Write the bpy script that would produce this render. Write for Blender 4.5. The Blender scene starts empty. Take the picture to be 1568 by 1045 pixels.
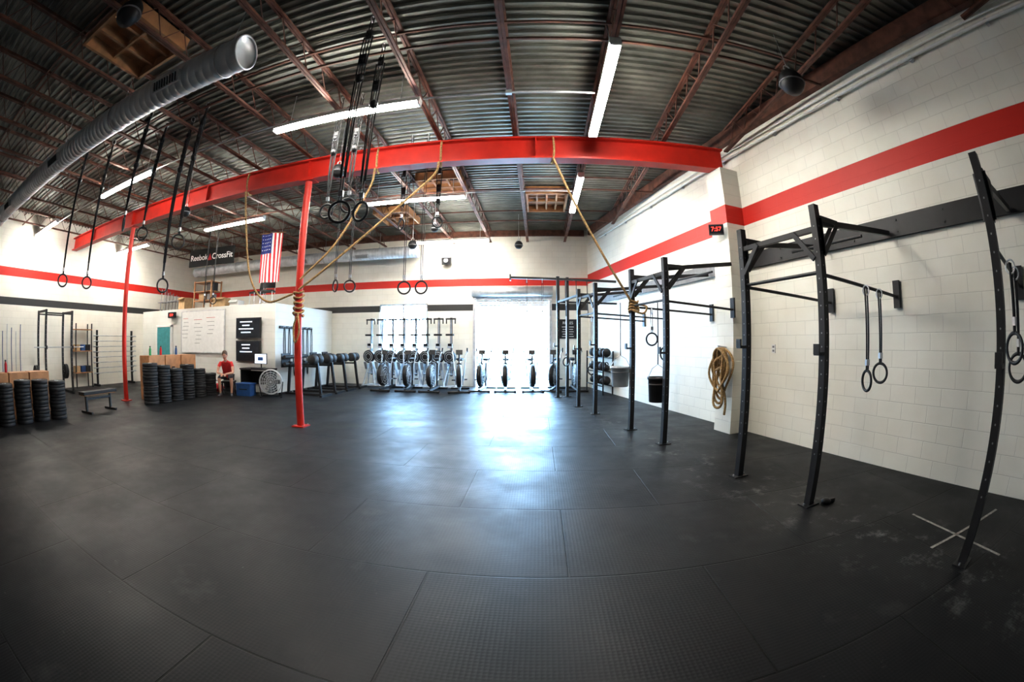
import bpy, bmesh, math, random
from mathutils import Vector, Matrix, Euler
random.seed(7)
V = Vector
sc = bpy.context.scene

# ------------------------------------------------------------------ materials
def mat(name, col, rough=.5, metal=0., var=.12, scale=8., bump=0., emit=None):
    m = bpy.data.materials.new(name); m.use_nodes = True
    nt = m.node_tree; N = nt.nodes; L = nt.links
    p = N['Principled BSDF']
    tc = N.new('ShaderNodeTexCoord')
    no = N.new('ShaderNodeTexNoise'); no.inputs['Scale'].default_value = scale; no.inputs['Detail'].default_value = 4
    L.new(tc.outputs['Object'], no.inputs['Vector'])
    cr = N.new('ShaderNodeValToRGB')
    cr.color_ramp.elements[0].position = .35; cr.color_ramp.elements[1].position = .65
    cr.color_ramp.elements[0].color = (*[max(0, c*(1-var)) for c in col], 1)
    cr.color_ramp.elements[1].color = (*[min(1, c*(1+var)) for c in col], 1)
    L.new(no.outputs['Fac'], cr.inputs['Fac']); L.new(cr.outputs['Color'], p.inputs['Base Color'])
    p.inputs['Roughness'].default_value = rough; p.inputs['Metallic'].default_value = metal
    if bump:
        b = N.new('ShaderNodeBump'); b.inputs['Strength'].default_value = bump; b.inputs['Distance'].default_value = .01
        L.new(no.outputs['Fac'], b.inputs['Height']); L.new(b.outputs['Normal'], p.inputs['Normal'])
    if emit:
        p.inputs['Emission Color'].default_value = (*emit[0], 1); p.inputs['Emission Strength'].default_value = emit[1]
    return m

def wall_mat(name, base, stripes, vert=False):
    """painted concrete block: local x = along wall, z = height"""
    m = bpy.data.materials.new(name); m.use_nodes = True
    nt = m.node_tree; N = nt.nodes; L = nt.links; p = N['Principled BSDF']
    tc = N.new('ShaderNodeTexCoord'); sp = N.new('ShaderNodeSeparateXYZ'); L.new(tc.outputs['Object'], sp.inputs[0])
    cb = N.new('ShaderNodeCombineXYZ'); L.new(sp.outputs['X'], cb.inputs['X']); L.new(sp.outputs['Z'], cb.inputs['Y'])
    br = N.new('ShaderNodeTexBrick'); L.new(cb.outputs[0], br.inputs['Vector'])
    br.inputs['Scale'].default_value = 1; br.inputs['Brick Width'].default_value = .4; br.inputs['Row Height'].default_value = .2
    br.inputs['Mortar Size'].default_value = .006; br.inputs['Mortar Smooth'].default_value = .6
    br.inputs['Color1'].default_value = (*base, 1); br.inputs['Color2'].default_value = (*[c*.97 for c in base], 1)
    br.inputs['Mortar'].default_value = (*[c*.86 for c in base], 1)
    no = N.new('ShaderNodeTexNoise'); no.inputs['Scale'].default_value = 1.3; no.inputs['Detail'].default_value = 6
    L.new(tc.outputs['Object'], no.inputs['Vector'])
    cr = N.new('ShaderNodeValToRGB'); cr.color_ramp.elements[0].position = .3; cr.color_ramp.elements[1].position = .6
    cr.color_ramp.elements[0].color = (.93, .92, .90, 1); cr.color_ramp.elements[1].color = (1, 1, 1, 1)
    L.new(no.outputs['Fac'], cr.inputs['Fac'])
    mx = N.new('ShaderNodeMixRGB'); mx.blend_type = 'MULTIPLY'; mx.inputs[0].default_value = 1
    L.new(br.outputs['Color'], mx.inputs[1]); L.new(cr.outputs['Color'], mx.inputs[2])
    out = mx.outputs[0]
    for (z0, z1, c) in stripes:
        cm = N.new('ShaderNodeMath'); cm.operation = 'COMPARE'
        L.new(sp.outputs['Z'], cm.inputs[0]); cm.inputs[1].default_value = (z0+z1)/2; cm.inputs[2].default_value = (z1-z0)/2
        mm = N.new('ShaderNodeMixRGB'); L.new(cm.outputs[0], mm.inputs[0]); L.new(out, mm.inputs[1]); mm.inputs[2].default_value = (*c, 1)
        out = mm.outputs[0]
    L.new(out, p.inputs['Base Color']); p.inputs['Roughness'].default_value = .55
    bu = N.new('ShaderNodeBump'); bu.inputs['Strength'].default_value = .35; bu.inputs['Distance'].default_value = .01; bu.invert = True
    L.new(br.outputs['Fac'], bu.inputs['Height']); L.new(bu.outputs['Normal'], p.inputs['Normal'])
    return m

# ------------------------------------------------------------------ builder
def frame(d):
    z = V(d).normalized(); up = V((0, 0, 1)) if abs(z.z) < .95 else V((0, 1, 0))
    x = up.cross(z).normalized(); y = z.cross(x)
    return x, y, z
class B:
    def __init__(s): s.v = []; s.f = []; s.m = []; s.sm = []; s.mats = []
    def add(s, vs, fs, m, smooth=False):
        o = len(s.v); s.v += [tuple(v) for v in vs]
        if m not in s.mats: s.mats.append(m)
        k = s.mats.index(m)
        for f in fs: s.f.append([i+o for i in f]); s.m.append(k); s.sm.append(smooth)
    def box(s, c, size, m, R=None):
        a, b, d = [q/2 for q in size]; c = V(c)
        vs = [V(q) for q in [(-a,-b,-d),(a,-b,-d),(a,b,-d),(-a,b,-d),(-a,-b,d),(a,-b,d),(a,b,d),(-a,b,d)]]
        if R is not None: vs = [R @ q for q in vs]
        s.add([c+q for q in vs], [(0,3,2,1),(4,5,6,7),(0,1,5,4),(1,2,6,5),(2,3,7,6),(3,0,4,7)], m)
    def beam(s, p1, p2, w, h, m):
        p1 = V(p1); p2 = V(p2); x, y, z = frame(p2-p1)
        R = Matrix((x, y, z)).transposed()
        s.box((p1+p2)/2, (w, h, (p2-p1).length), m, R)
    def path(s, pts, r, m, seg=8, closed=False, flat=None, caps=True):
        pts = [V(p) for p in pts]; n = len(pts); rs = r if isinstance(r, (list, tuple)) else [r]*n
        vs = []; px = None
        for i, p in enumerate(pts):
            if closed: d = pts[(i+1) % n]-pts[i-1]
            else: d = pts[min(i+1, n-1)]-pts[max(i-1, 0)]
            if d.length < 1e-6: d = V((0,0,1))
            d.normalize()
            if px is None: x, y, z = frame(d)
            else:
                x = px-d*px.dot(d)
                if x.length < 1e-4: x, y, z = frame(d)
                x.normalize(); y = d.cross(x)
            px = x
            for k in range(seg):
                a = 2*math.pi*k/seg
                vs.append(p+(x*math.cos(a)*(flat or 1)+y*math.sin(a))*rs[i])
        fs = []
        for i in range(n if closed else n-1):
            j = (i+1) % n
            for k in range(seg):
                l = (k+1) % seg
                fs.append((i*seg+k, i*seg+l, j*seg+l, j*seg+k))
        s.add(vs, fs, m, True)
        if not closed and caps:
            s.add(vs[:seg], [tuple(range(seg))[::-1]], m); s.add(vs[-seg:], [tuple(range(seg))], m)
    def tube(s, p1, p2, r, m, seg=10, r2=None): s.path([p1, p2], [r, r if r2 is None else r2], m, seg)
    def torus(s, c, R, r, nrm, m, n=24, seg=8, sx=1, sy=1):
        x, y, z = frame(nrm); c = V(c)
        s.path([c+x*math.cos(2*math.pi*i/n)*R*sx+y*math.sin(2*math.pi*i/n)*R*sy for i in range(n)], r, m, seg, True)
    def lathe(s, prof, c, axis, m, n=20):
        x, y, z = frame(axis); c = V(c); vs = []; fs = []
        for (r, h) in prof:
            for k in range(n):
                a = 2*math.pi*k/n; vs.append(c+z*h+(x*math.cos(a)+y*math.sin(a))*max(r, 1e-4))
        for i in range(len(prof)-1):
            for k in range(n):
                l = (k+1) % n; fs.append((i*n+k, i*n+l, (i+1)*n+l, (i+1)*n+k))
        s.add(vs, fs, m, True)
    def sphere(s, c, r, m, sc_=(1,1,1), n=14, R=None):
        vs = []; fs = []; h = n//2+1
        for i in range(h+1):
            t = math.pi*i/h
            for k in range(n):
                a = 2*math.pi*k/n
                q = V((math.sin(t)*math.cos(a)*sc_[0], math.sin(t)*math.sin(a)*sc_[1], math.cos(t)*sc_[2]))*r
                if R is not None: q = R @ q
                vs.append(V(c)+q)
        for i in range(h):
            for k in range(n):
                l = (k+1) % n; fs.append((i*n+k, (i+1)*n+k, (i+1)*n+l, i*n+l))
        s.add(vs, fs, m, True)
    def text(s, body, M, size, m, ext=.003, bold=0.):
        cu = bpy.data.curves.new('t', 'FONT'); cu.body = body; cu.size = size; cu.extrude = ext; cu.offset = bold; cu.align_x = 'CENTER'; cu.align_y = 'CENTER'
        o = bpy.data.objects.new('t', cu); bpy.context.collection.objects.link(o); bpy.context.view_layer.update()
        me = bpy.data.meshes.new_from_object(o.evaluated_get(bpy.context.evaluated_depsgraph_get()))
        s.add([M @ v.co for v in me.vertices], [tuple(p.vertices) for p in me.polygons], m)
        bpy.data.objects.remove(o)
    def make(s, name, loc=(0,0,0), rz=0, bevel=0, norm=True):
        me = bpy.data.meshes.new(name); me.from_pydata(s.v, [], s.f); me.update()
        for m in s.mats: me.materials.append(m)
        me.polygons.foreach_set('material_index', s.m); me.polygons.foreach_set('use_smooth', s.sm)
        if norm:
            bm = bmesh.new(); bm.from_mesh(me); bmesh.ops.recalc_face_normals(bm, faces=bm.faces[:]); bm.to_mesh(me); bm.free()
        o = bpy.data.objects.new(name, me); bpy.context.collection.objects.link(o)
        o.location = loc; o.rotation_euler = (0, 0, rz)
        if bevel:
            b = o.modifiers.new('bevel', 'BEVEL'); b.width = bevel; b.segments = 2; b.limit_method = 'ANGLE'
        return o
def inst(o, loc, rz=None):
    c = o.copy(); bpy.context.collection.objects.link(c); c.location = loc
    if rz is not None: c.rotation_euler = (0, 0, rz)
    return c
def curve(pts, n=10):
    P = [V(p) for p in pts]; P = [P[0]*2-P[1]]+P+[P[-1]*2-P[-2]]; out = []
    for i in range(1, len(P)-2):
        for k in range(n):
            t = k/n; a, b, c, d = P[i-1:i+3]
            out.append(.5*((2*b)+(c-a)*t+(2*a-5*b+4*c-d)*t*t+(3*b-a-3*c+d)*t**3))
    out.append(P[-2]); return out

RED = (.56, .024, .014); WHITE = (.87, .845, .765)
M_red = mat('red_steel_paint', (.50, .024, .013), .45, 0, .12, 3)
M_black = mat('black_powder_coat', (.014, .014, .016), .5, .1)
M_rub = mat('black_rubber', (.014, .014, .016), .7)
M_strap = mat('black_webbing', (.012, .012, .013), .8)
M_cloth = mat('black_vinyl_banner', (.01, .01, .01), .9)
M_steel = mat('brushed_steel', (.55, .56, .58), .35, .9)
M_silver = mat('silver_paint', (.50, .55, .60), .4, .2)
M_galv = mat('galvanised_duct', (.72, .75, .78), .38, .3, .12, 5)
M_rust = mat('rust_primer', (.12, .048, .030), .6, .1, .4, 5)
M_deck = mat('roof_deck_metal', (.19, .19, .165), .45, .45, .3, 1.5)
M_wood = mat('plywood', (.40, .20, .09), .6, 0, .2, 5)
M_rope = mat('manila_rope', (.40, .26, .12), .9, 0, .35, 40, .6)
M_white = mat('white_paint', (.8, .8, .78), .5, 0, .03)
M_tube = mat('fluorescent_tube', (1, 1, 1), .4, 0, 0, 1, 0, ((1, .965, .89), 130))
M_conc = mat('outdoor_concrete', (.5, .5, .48), .8, 0, .1)
M_grey = mat('grey_plastic', (.22, .22, .23), .5)
M_lgrey = mat('light_grey_metal', (.6, .61, .62), .4, .4)
M_glow = mat('red_led', (.8, .02, .02), .4, 0, 0, 1, 0, ((1, .05, .03), 3))
M_screen = mat('dark_screen', (.015, .018, .025), .15)
M_blue = mat('blue_plastic', (.02, .07, .20), .45)
M_teal = mat('teal_paint', (.05, .25, .27), .5)
M_green = mat('green_plastic', (.05, .32, .12), .5)
M_card = mat('cardboard', (.45, .31, .17), .8)
M_chalk = mat('chalk_tape', (.34, .33, .30), .8, 0, .3, 20)
M_scr2 = mat('screen_text', (.7, .75, .8), .5, 0, 0, 1, 0, ((.7, .8, 1), 1.0))
M_navy = mat('flag_blue', (.02, .03, .16), .8)
M_fred = mat('flag_red', (.5, .02, .03), .8)
M_fwhite = mat('flag_white', (.75, .73, .7), .8)

# ------------------------------------------------------------------ room
YB, XL, YF, H = 14.3, -14.9, -4.5, 5.36
SK = math.atan(.237); TX, TY = -math.sin(SK), math.cos(SK); NX, NY = -math.cos(SK), -math.sin(SK)
P0 = V((4.76, 1.38, 0))
def W(s_, o, z): return V((P0.x+s_*TX+o*NX, P0.y+s_*TY+o*NY, z))
def wallx(y): return 4.76-.237*(y-1.38)

# floor
m = bpy.data.materials.new('rubber_mat_floor'); m.use_nodes = True
nt = m.node_tree; N = nt.nodes; L = nt.links; p = N['Principled BSDF']
def nd(t, **k):
    n = N.new(t)
    for a, v in k.items(): setattr(n, a, v)
    return n
def mth(op, a, b_=None, clamp=False):
    n = nd('ShaderNodeMath', operation=op, use_clamp=clamp)
    for i, q in enumerate((a, b_)):
        if q is None: continue
        if isinstance(q, (int, float)): n.inputs[i].default_value = q
        else: L.new(q, n.inputs[i])
    return n.outputs[0]
tc = N.new('ShaderNodeTexCoord'); mp = N.new('ShaderNodeMapping'); L.new(tc.outputs['Object'], mp.inputs[0])
mp.inputs['Location'].default_value = (-.22+.915, -2.4+1.2*2, 0)
br = N.new('ShaderNodeTexBrick'); L.new(mp.outputs[0], br.inputs['Vector'])
for k, v in (('Scale', 1), ('Brick Width', 1.83), ('Row Height', 1.2), ('Mortar Size', .009), ('Mortar Smooth', .4), ('Bias', 0)): br.inputs[k].default_value = v
br.inputs['Color1'].default_value = (.008, .0085, .010, 1); br.inputs['Color2'].default_value = (.014, .0145, .016, 1); br.inputs['Mortar'].default_value = (.003, .003, .003, 1)
def noise(scale, detail=9, rough=.65):
    n = nd('ShaderNodeTexNoise'); n.inputs['Scale'].default_value = scale; n.inputs['Detail'].default_value = detail; n.inputs['Roughness'].default_value = rough
    L.new(tc.outputs['Object'], n.inputs['Vector']); return n.outputs['Fac']
def ramp(src, a, b_):
    n = nd('ShaderNodeMapRange'); L.new(src, n.inputs['Value']); n.inputs['From Min'].default_value = a; n.inputs['From Max'].default_value = b_; return n.outputs[0]
nA = noise(1.1); nB = noise(3.4, 12, .78); nC = noise(7, 10, .7)
dust = mth('MULTIPLY', ramp(nA, .60, .85), .25)
specks = mth('MULTIPLY', ramp(nC, .66, .78), .35)
sp = nd('ShaderNodeSeparateXYZ'); L.new(tc.outputs['Object'], sp.inputs[0])
dl = mth('ADD', mth('MULTIPLY', sp.outputs['X'], NX), mth('MULTIPLY', sp.outputs['Y'], NY))
rp = W(0, 1.8, 0); c0 = rp.x*NX+rp.y*NY
band = mth('SUBTRACT', 1, mth('DIVIDE', mth('ABSOLUTE', mth('SUBTRACT', dl, c0)), .85), True)
chalk = mth('MULTIPLY', mth('MULTIPLY', ramp(nB, .54, .72), band), .85)
tot = mth('ADD', mth('ADD', dust, specks), chalk, True)
mx = N.new('ShaderNodeMixRGB'); L.new(tot, mx.inputs[0]); L.new(br.outputs['Color'], mx.inputs[1]); mx.inputs[2].default_value = (.24, .24, .235, 1)
L.new(mx.outputs[0], p.inputs['Base Color'])
rr = N.new('ShaderNodeMapRange'); L.new(nA, rr.inputs['Value']); rr.inputs['From Min'].default_value = .3; rr.inputs['From Max'].default_value = .7
rr.inputs['To Min'].default_value = .38; rr.inputs['To Max'].default_value = .58; L.new(rr.outputs[0], p.inputs['Roughness'])
p.inputs['Specular IOR Level'].default_value = .19
vo = N.new('ShaderNodeTexVoronoi'); vo.inputs['Scale'].default_value = 38; vo.inputs['Randomness'].default_value = .1; L.new(tc.outputs['Object'], vo.inputs['Vector'])
b1 = N.new('ShaderNodeBump'); b1.inputs['Strength'].default_value = .3; b1.inputs['Distance'].default_value = .004; L.new(vo.outputs['Distance'], b1.inputs['Height'])
b2 = N.new('ShaderNodeBump'); b2.inputs['Strength'].default_value = .8; b2.inputs['Distance'].default_value = .01; b2.invert = True
L.new(br.outputs['Fac'], b2.inputs['Height']); L.new(b1.outputs[0], b2.inputs['Normal']); L.new(b2.outputs[0], p.inputs['Normal'])
b = B(); b.box(((XL+6.4)/2, (YB+YF)/2, -.05), (6.4-XL+.4, YB-YF+.4, .1), m); b.make('floor')

GREY = (.035, .035, .035)
M_wr = wall_mat('painted_block_right', WHITE, [(3.48, 3.80, RED)])
M_wb = wall_mat('painted_block_back', WHITE, [(3.42, 3.68, RED), (2.58, 2.80, GREY)])
M_wo = wall_mat('painted_office_wall', (.72, .72, .68), [])
M_wf = wall_mat('low_bounce_block_front', (.22, .21, .2), [])  # unseen wall behind the camera, tone darkened to cut bounced light
def wallobj(name, p_from, ang, length, pieces, m):
    b = B()
    for (x0, x1, z0, z1) in pieces: b.box(((x0+x1)/2, .1, (z0+z1)/2), (x1-x0, .2, z1-z0), m)
    return b.make(name, p_from, ang)
wx = lambda x: x-XL
HH = 5.5
wallobj('wall_back', (XL, YB, 0), 0, 17, [(-.2, wx(-5.6), 0, HH), (wx(-5.6), wx(-3.8), 0, .95), (wx(-5.6), wx(-3.8), 2.85, HH), (wx(-3.8), wx(-2.1), 0, HH),
        (wx(-2.1), wx(.38), 3.0, HH), (wx(.38), wx(1.72), 0, HH)], M_wb)
wallobj('wall_left', (XL, YF, 0), math.pi/2, 19, [(0, YB-YF, 0, HH)], M_wb)
wallobj('wall_right', tuple(W(13.3, 0, 0)), -math.pi/2+SK, 19.5, [(0, 13.3+6.2, 0, HH)], M_wr)
wallobj('wall_front', (6.4, YF, 0), math.pi, 22, [(0, 6.4-XL, 0, HH)], M_wf)
# roof deck
b = B(); y = YF-.3; prof = []
while y < YB+.3:
    prof += [(y, H), (y+.045, H), (y+.06, H+.04), (y+.135, H+.04)]; y += .15
vs = []; fs = []
for (yy, z) in prof: vs += [(XL-.3, yy, z), (6.6, yy, z)]
for i in range(len(prof)-1): fs.append((2*i, 2*i+1, 2*i+3, 2*i+2))
b.add(vs, fs, M_deck); b.make('ceiling', norm=False)
# pilaster
b = B(); b.box((0, 0, 2.25), (.46, .40, 4.5), M_wr)
b.make('block_pilaster', W(5.42, .205, 0), math.pi/2+SK)

# beam + posts
b = B(); yb = 6.55
b.box(((XL+3.35)/2, yb, 4.515), (3.31-XL, .24, .03), M_red); b.box(((XL+3.35)/2, yb, 4.905), (3.31-XL, .24, .03), M_red); b.box(((XL+3.35)/2, yb, 4.71), (3.31-XL, .03, .40), M_red)
for x in (-4.18, -10.3, 0, -7, -13): b.box((x, yb, 4.71), (.02, .22, .37), M_red)
b.make('red_steel_beam')
for x in (-4.18, -10.3):
    b = B(); b.tube((0,0,.02), (0,0,4.48), .07, M_red, 20); b.box((0,0,.01), (.26,.26,.02), M_red); b.box((0,0,4.49), (.3,.24,.02), M_red)
    for i in (-1, 1):
        for j in (-1, 1): b.tube((.1*i, .1*j, .02), (.1*i, .1*j, .04), .012, M_steel, 6)
    b.make('red_support_post', (x, 6.55, 0))
# joists
x = -.34-1.27*11
while x < 6:
    ye = min(YB, 1.38+(4.76-x)/.237)-.25 if x > 1.7 else YB-.02
    if ye > YF+1:
        b = B(); y0 = YF+.02
        for dx in (-.022, .022):
            b.box((x+dx, (y0+ye)/2, 5.325), (.035, ye-y0, .04), M_rust); b.box((x+dx, (y0+ye)/2, 4.95), (.035, ye-y0, .035), M_rust)
        y = y0; up = 0; pts = []
        while y < ye: pts.append((x, y, 5.31 if up else 4.96)); up = 1-up; y += .3
        b.path(pts, .011, M_rust, 5)
        b.make('roof_joist')
    x += 1.27
b = B()
for y in (-2, 1.2, 3.9, 9.2, 11.8):
    xe = min(wallx(y), 6)-.2; xs = XL+.02
    b.box(((xs+xe)/2, y, 4.985), (xe-xs, .03, .03), M_rust); b.box(((xs+xe)/2, y, 5.29), (xe-xs, .03, .03), M_rust)
b.make('joist_bridging')
b = B(); b.beam(W(-5.6,.07,5.2), W(12.8,.07,5.2), .12, .26, M_rust); b.box(((XL+1.6)/2,YB-.06,5.24),(1.6-XL,.1,.2),M_rust)
b.make('joist_bearing_angle')
# timber framed roof hatches
def hatch(cx, cy, lx, ly, n):
    b = B()
    b.box((0,0,.15), (lx, ly, .02), M_wood)
    for sx in (-1, 1): b.box((sx*lx/2, 0, .06), (.05, ly+.05, .2), M_wood)
    for sy in (-1, 1): b.box((0, sy*ly/2, .06), (lx, .05, .2), M_wood)
    for i in range(1, n): b.box((-lx/2+lx*i/n, 0, .08), (.045, ly, .12), M_wood)
    b.box((0, 0, .06), (lx, .045, .1), M_wood)
    b.make('timber_roof_hatch', (cx, cy, 5.17))
hatch(-4.8, 2.0, 1.05, 1.3, 3); hatch(.25, 10.7, 1.0, 1.5, 4); hatch(-2.2, 9.4, 1.0, 1.3, 3); hatch(-4.1, 11.6, 1.0, 1.3, 3)

def light(cx, cy, along_x=True):
    b = B(); l = 2.4
    b.box((0,0,.05), (l, .13, .06), M_white)
    for dy in (-.04, .04): b.tube((-l/2+.04, dy, -.005), (l/2-.04, dy, -.005), .024, M_tube, 10)
    for dx in (-l/2+.02, l/2-.02): b.box((dx, 0, 0), (.03, .13, .05), M_white)
    for dx in (-.9, .9): b.tube((dx, 0, .08), (dx, 0, .60), .006, M_steel, 6)
    b.make('fluorescent_light', (cx, cy, 4.70), 0 if along_x else math.pi/2)
for (x, y) in ((-2.72, 4.82), (-2.75, 8.85), (-2.7, 13.0), (-8.2, 4.7), (-8.15, 8.8), (-13.6, 4.6), (-13.7, 8.8)): light(x, y)
light(.89, 4.8, False); light(.86, 8.9, False)

# conduits
b = B()
b.tube((-1.5, 4.86, 4.8), (.8, 4.86, 4.8), .015, M_lgrey, 8); b.box((-.34, 4.86, 4.8), (.08, .06, .06), M_lgrey)
b.tube((-14.5, 4.9, 4.86), (-4.0, 4.9, 4.86), .015, M_lgrey, 8); b.tube((-4, 9, 4.86), (.8, 9, 4.86), .015, M_lgrey, 8)
b.make('electrical_conduit')
b = B(); b.tube(W(-5.5, .08, 4.78), W(12.9, .08, 4.78), .02, M_white, 8); b.tube(W(-5.5, .05, 4.9), W(12.9, .05, 4.9), .012, M_white, 8)
for i in range(12): b.box(W(-5+1.5*i, .04, 4.78), (.06, .06, .08), M_lgrey)
b.make('electrical_conduit')

# ducts (origin at free end, running to -x)
def duct(name, L_, y, z, r, x1, grilles, rz=0):
    b = B(); x0 = -L_; n = int(L_/.12); pr = []
    for i in range(n):
        h = L_*i/n
        pr += [(r, h), (r, h+.1), (r+.004, h+.105), (r+.004, h+.112)]
    pr.append((r, L_)); pr.append((r*.97, L_)); pr.append((r*.95, L_-.02)); pr.append((0, L_-.02))
    b.lathe(pr, (x0, 0, 0), (1, 0, 0), M_galv, 28)
    b.torus((0, 0, 0), r, .014, (1, 0, 0), M_galv, 28, 6)
    for gx in grilles:
        ra = math.radians(-25); c = V((gx, -math.cos(ra)*(r+.02), math.sin(ra)*(r+.02)))
        R = Matrix.Rotation(-ra, 3, 'X')
        b.box(c, (.5, .05, .14), M_lgrey, R)
        for i in range(9): b.box(c+R @ V((-.2+.05*i, -.03, 0)), (.012, .02, .11), M_black, R)
    k = x0+.6
    while k < 0:
        b.torus((k, 0, 0), r+.008, .008, (1, 0, 0), M_steel, 28, 5); b.tube((k, 0, r), (k, 0, 5.3-z), .006, M_steel, 6); k += 2.2
    b.make(name, (x1, y, z), rz)
duct('spiral_air_duct', 11.9, 2.68, 4.5, .21, -2.92, (-1.1, -4.6, -8), .034)
duct('spiral_air_duct', 10.8, 13.6, 4.55, .2, -4.0, (-2, -4.5))

# ------------------------------------------------------------------ openings
b = B()
b.lathe([(0,0),(.17,0),(.17,2.7),(0,2.7)], (-2.21, YB-.2, 3.2), (1,0,0), M_lgrey, 20)
b.box((-.86, YB-.02, 2.98), (2.6, .03, .16), M_lgrey)
for x in (-2.14, .42): b.box((x, YB-.06, 1.6), (.09, .11, 3.2), M_lgrey)
for i in range(3): b.box((-.86, YB+.02, 2.9-.07*i), (2.46, .03, .055), M_white)
b.make('door_1')
b = B()
for x in (-5.57, -4.7, -3.83): b.box((x, YB+.08, 1.9), (.05, .08, 1.88), M_lgrey)
for z in (.98, 2.82): b.box((-4.7, YB+.08, z), (1.78, .08, .05), M_lgrey)
b.make('window_1')

# ------------------------------------------------------------------ office block
OX, OY, OH = -7.55, 10.5, 2.65
b = B(); b.box(((XL+OX)/2, (OY+YB)/2, OH/2), (OX-XL-.02, YB-OY-.02, OH), M_wo)
b.make('wall_office')
yf = OY-.001
RX = Matrix.Rotation(math.pi/2, 4, 'X')
def scr(name, x, z, w_, h_, lines):
    b = B(); b.box((0, 0, 0), (w_, .05, h_), M_black); b.box((0, -.027, 0), (w_-.05, .004, h_-.05), M_screen)
    for i, l in enumerate(lines): b.box((-w_*.08, -.031, h_*.3-i*h_*.17), (l*w_, .003, h_*.05), M_scr2)
    b.box((0, .04, 0), (.2, .04, .15), M_black)
    b.make(name, (x, yf-.07, z))
scr('television', -8.6, 1.93, 1.05, .62, (.5, .3, .6, .4)); scr('television', -8.6, 1.24, 1.05, .62, (.35, .3, .5))
b = B(); b.box((0,0,0), (2.3, .03, 1.35), M_white)
for (x0, z0, n) in ((-.9, .45, 6), (-.2, .4, 7), (.5, .45, 5)):
    for i in range(n): b.box((x0+random.uniform(-.05,.05), -.017, z0-i*.13), (random.uniform(.25,.5), .003, .012), M_grey if i else M_fred)
for (a, c, w_, h_) in ((0,.69,2.36,.03),(0,-.69,2.36,.03),(-1.17,0,.03,1.4),(1.17,0,.03,1.4)): b.box((a, -.005, c), (w_, .04, h_), M_lgrey)
b.make('whiteboard', (-10.9, yf-.03, 1.85))
b = B(); b.box((0,0,1.02), (.9, .05, 2.04), M_teal); b.box((-.49,0,1.05), (.08,.08,2.1), M_white); b.box((.49,0,1.05), (.08,.08,2.1), M_white); b.box((0,0,2.08), (1.06,.08,.08), M_white)
b.sphere((.36,-.06,1.0), .035, M_steel); b.make('door_2', (-13.2, yf-.045, 0))
def timer(name, loc, rz, w_, h_, s_):
    b = B(); b.box((0,0,0), (w_, .08, h_), M_black, None); b.box((0,-.042,0), (w_*.9,.004,h_*.78), M_screen)
    b.text(s_, Matrix.Translation((0,-.047,0)) @ RX, h_*.62, M_glow); b.box((0,.07,0), (.08,.08,.06), M_black)
    b.make(name, loc, rz)
timer('digital_timer', (-12.6, yf-.12, 2.45), 0, .45, .2, '5:30')
timer('digital_timer', W(5.32, .56, 3.36), -.43, .26, .17, '7:57')

# storage on top of office
OT = OH+.002
b = B()
for z in (.3, .62, .95):
    b.box((0,0,z), (1.0,.6,.03), M_wood)
for sx in (-1,1):
    for sy in (-1,1): b.box((sx*.48, sy*.28, .5), (.05,.05,1.0), M_wood)
b.box((-.2,0,.44),(.3,.3,.25),M_card); b.box((.25,0,.8),(.35,.3,.3),M_black); b.box((.2,.05,.44),(.25,.3,.22),M_grey)
b.make('storage_shelf', (-11.5, 11.3, OT))
def cbox(x, y, sx, sy, sz, mt, rz=0):
    b = B(); b.box((0,0,sz/2), (sx,sy,sz), mt); b.box((0,0,sz+.002), (sx, .05, .003), M_grey)
    b.box((0,-sy*.5-.06, sz-.03), (sx*.9, .14, .006), mt, Matrix.Rotation(.6*1,3,'X'))
    b.make('cardboard_box', (x,y,OT), rz)
cbox(-10.6, 11.2, .55,.4,.35, M_card, .2); cbox(-12.6, 11.1, .5,.4,.45, M_card, -.2); cbox(-10.0, 11.4, .4,.4,.25, M_white, .1)
def chair(x,y,z,rz):
    b = B()
    b.box((0,0,.45),(.45,.45,.05),M_black); b.box((0,.22,.78),(.43,.05,.4),M_black,Matrix.Rotation(-.15,3,'X'))
    for sx in (-1,1):
        b.tube((sx*.2,-.2,.43),(sx*.22,-.22,0),.013,M_steel,8); b.tube((sx*.2,.2,.0),(sx*.2,.24,.9),.013,M_steel,8); b.tube((sx*.2,-.2,.05),(sx*.2,.2,.05),.01,M_steel,6)
    b.make('office_chair',(x,y,z),rz)
chair(-8.35,11.1,OT,.4); chair(-8.95,11.3,OT,-.5)
b = B()
for i in range(6): b.tube((-.6+.24*i,0,0),(-.6+.24*i+.1,0,.9-.08*i),.02,M_steel,6); b.tube((-.6+.24*i,.3,0),(-.5+.24*i,.3,.9-.08*i),.02,M_grey,6)
for z in (.02,.4): b.box((0,.15,z),(1.5,.4,.03),M_grey)
b.make('scaffold_frame', (-13.9, 11.2, OT))

# flag
b = B(); fw, fh, n = .8, 1.55, 13
def fpt(u, v_): return V((u*fw-fw/2, .05*math.sin(u*9+v_*2), -v_*fh))
for i in range(n):
    for j in range(12):
        u0, u1 = i/n, (i+1)/n; v0, v1 = j/12, (j+1)/12
        mt = M_navy if (u0 < 7/13-.01 and v0 < .4) else (M_fred if i % 2 == 0 else M_fwhite)
        b.add([fpt(u0,v0),fpt(u1,v0),fpt(u1,v1),fpt(u0,v1)], [(0,1,2,3)], mt)
for i in range(5):
    for j in range(5):
        q = fpt(.06+.1*i, .04+.075*j); b.box(q+V((0,-.008,0)), (.025,.004,.025), M_fwhite, Matrix.Rotation(.78,3,'Y'))
b.tube((-fw/2-.1,0,.01),(fw/2+.1,0,.01),.014,M_wood,8)
for sx in (-1,1): b.tube((sx*.36,0,.01),(sx*.36,0,.45),.004,M_steel,5)
b.make('hanging_flag', (-8.1, 10.8, 4.88), .15, norm=False)
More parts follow.
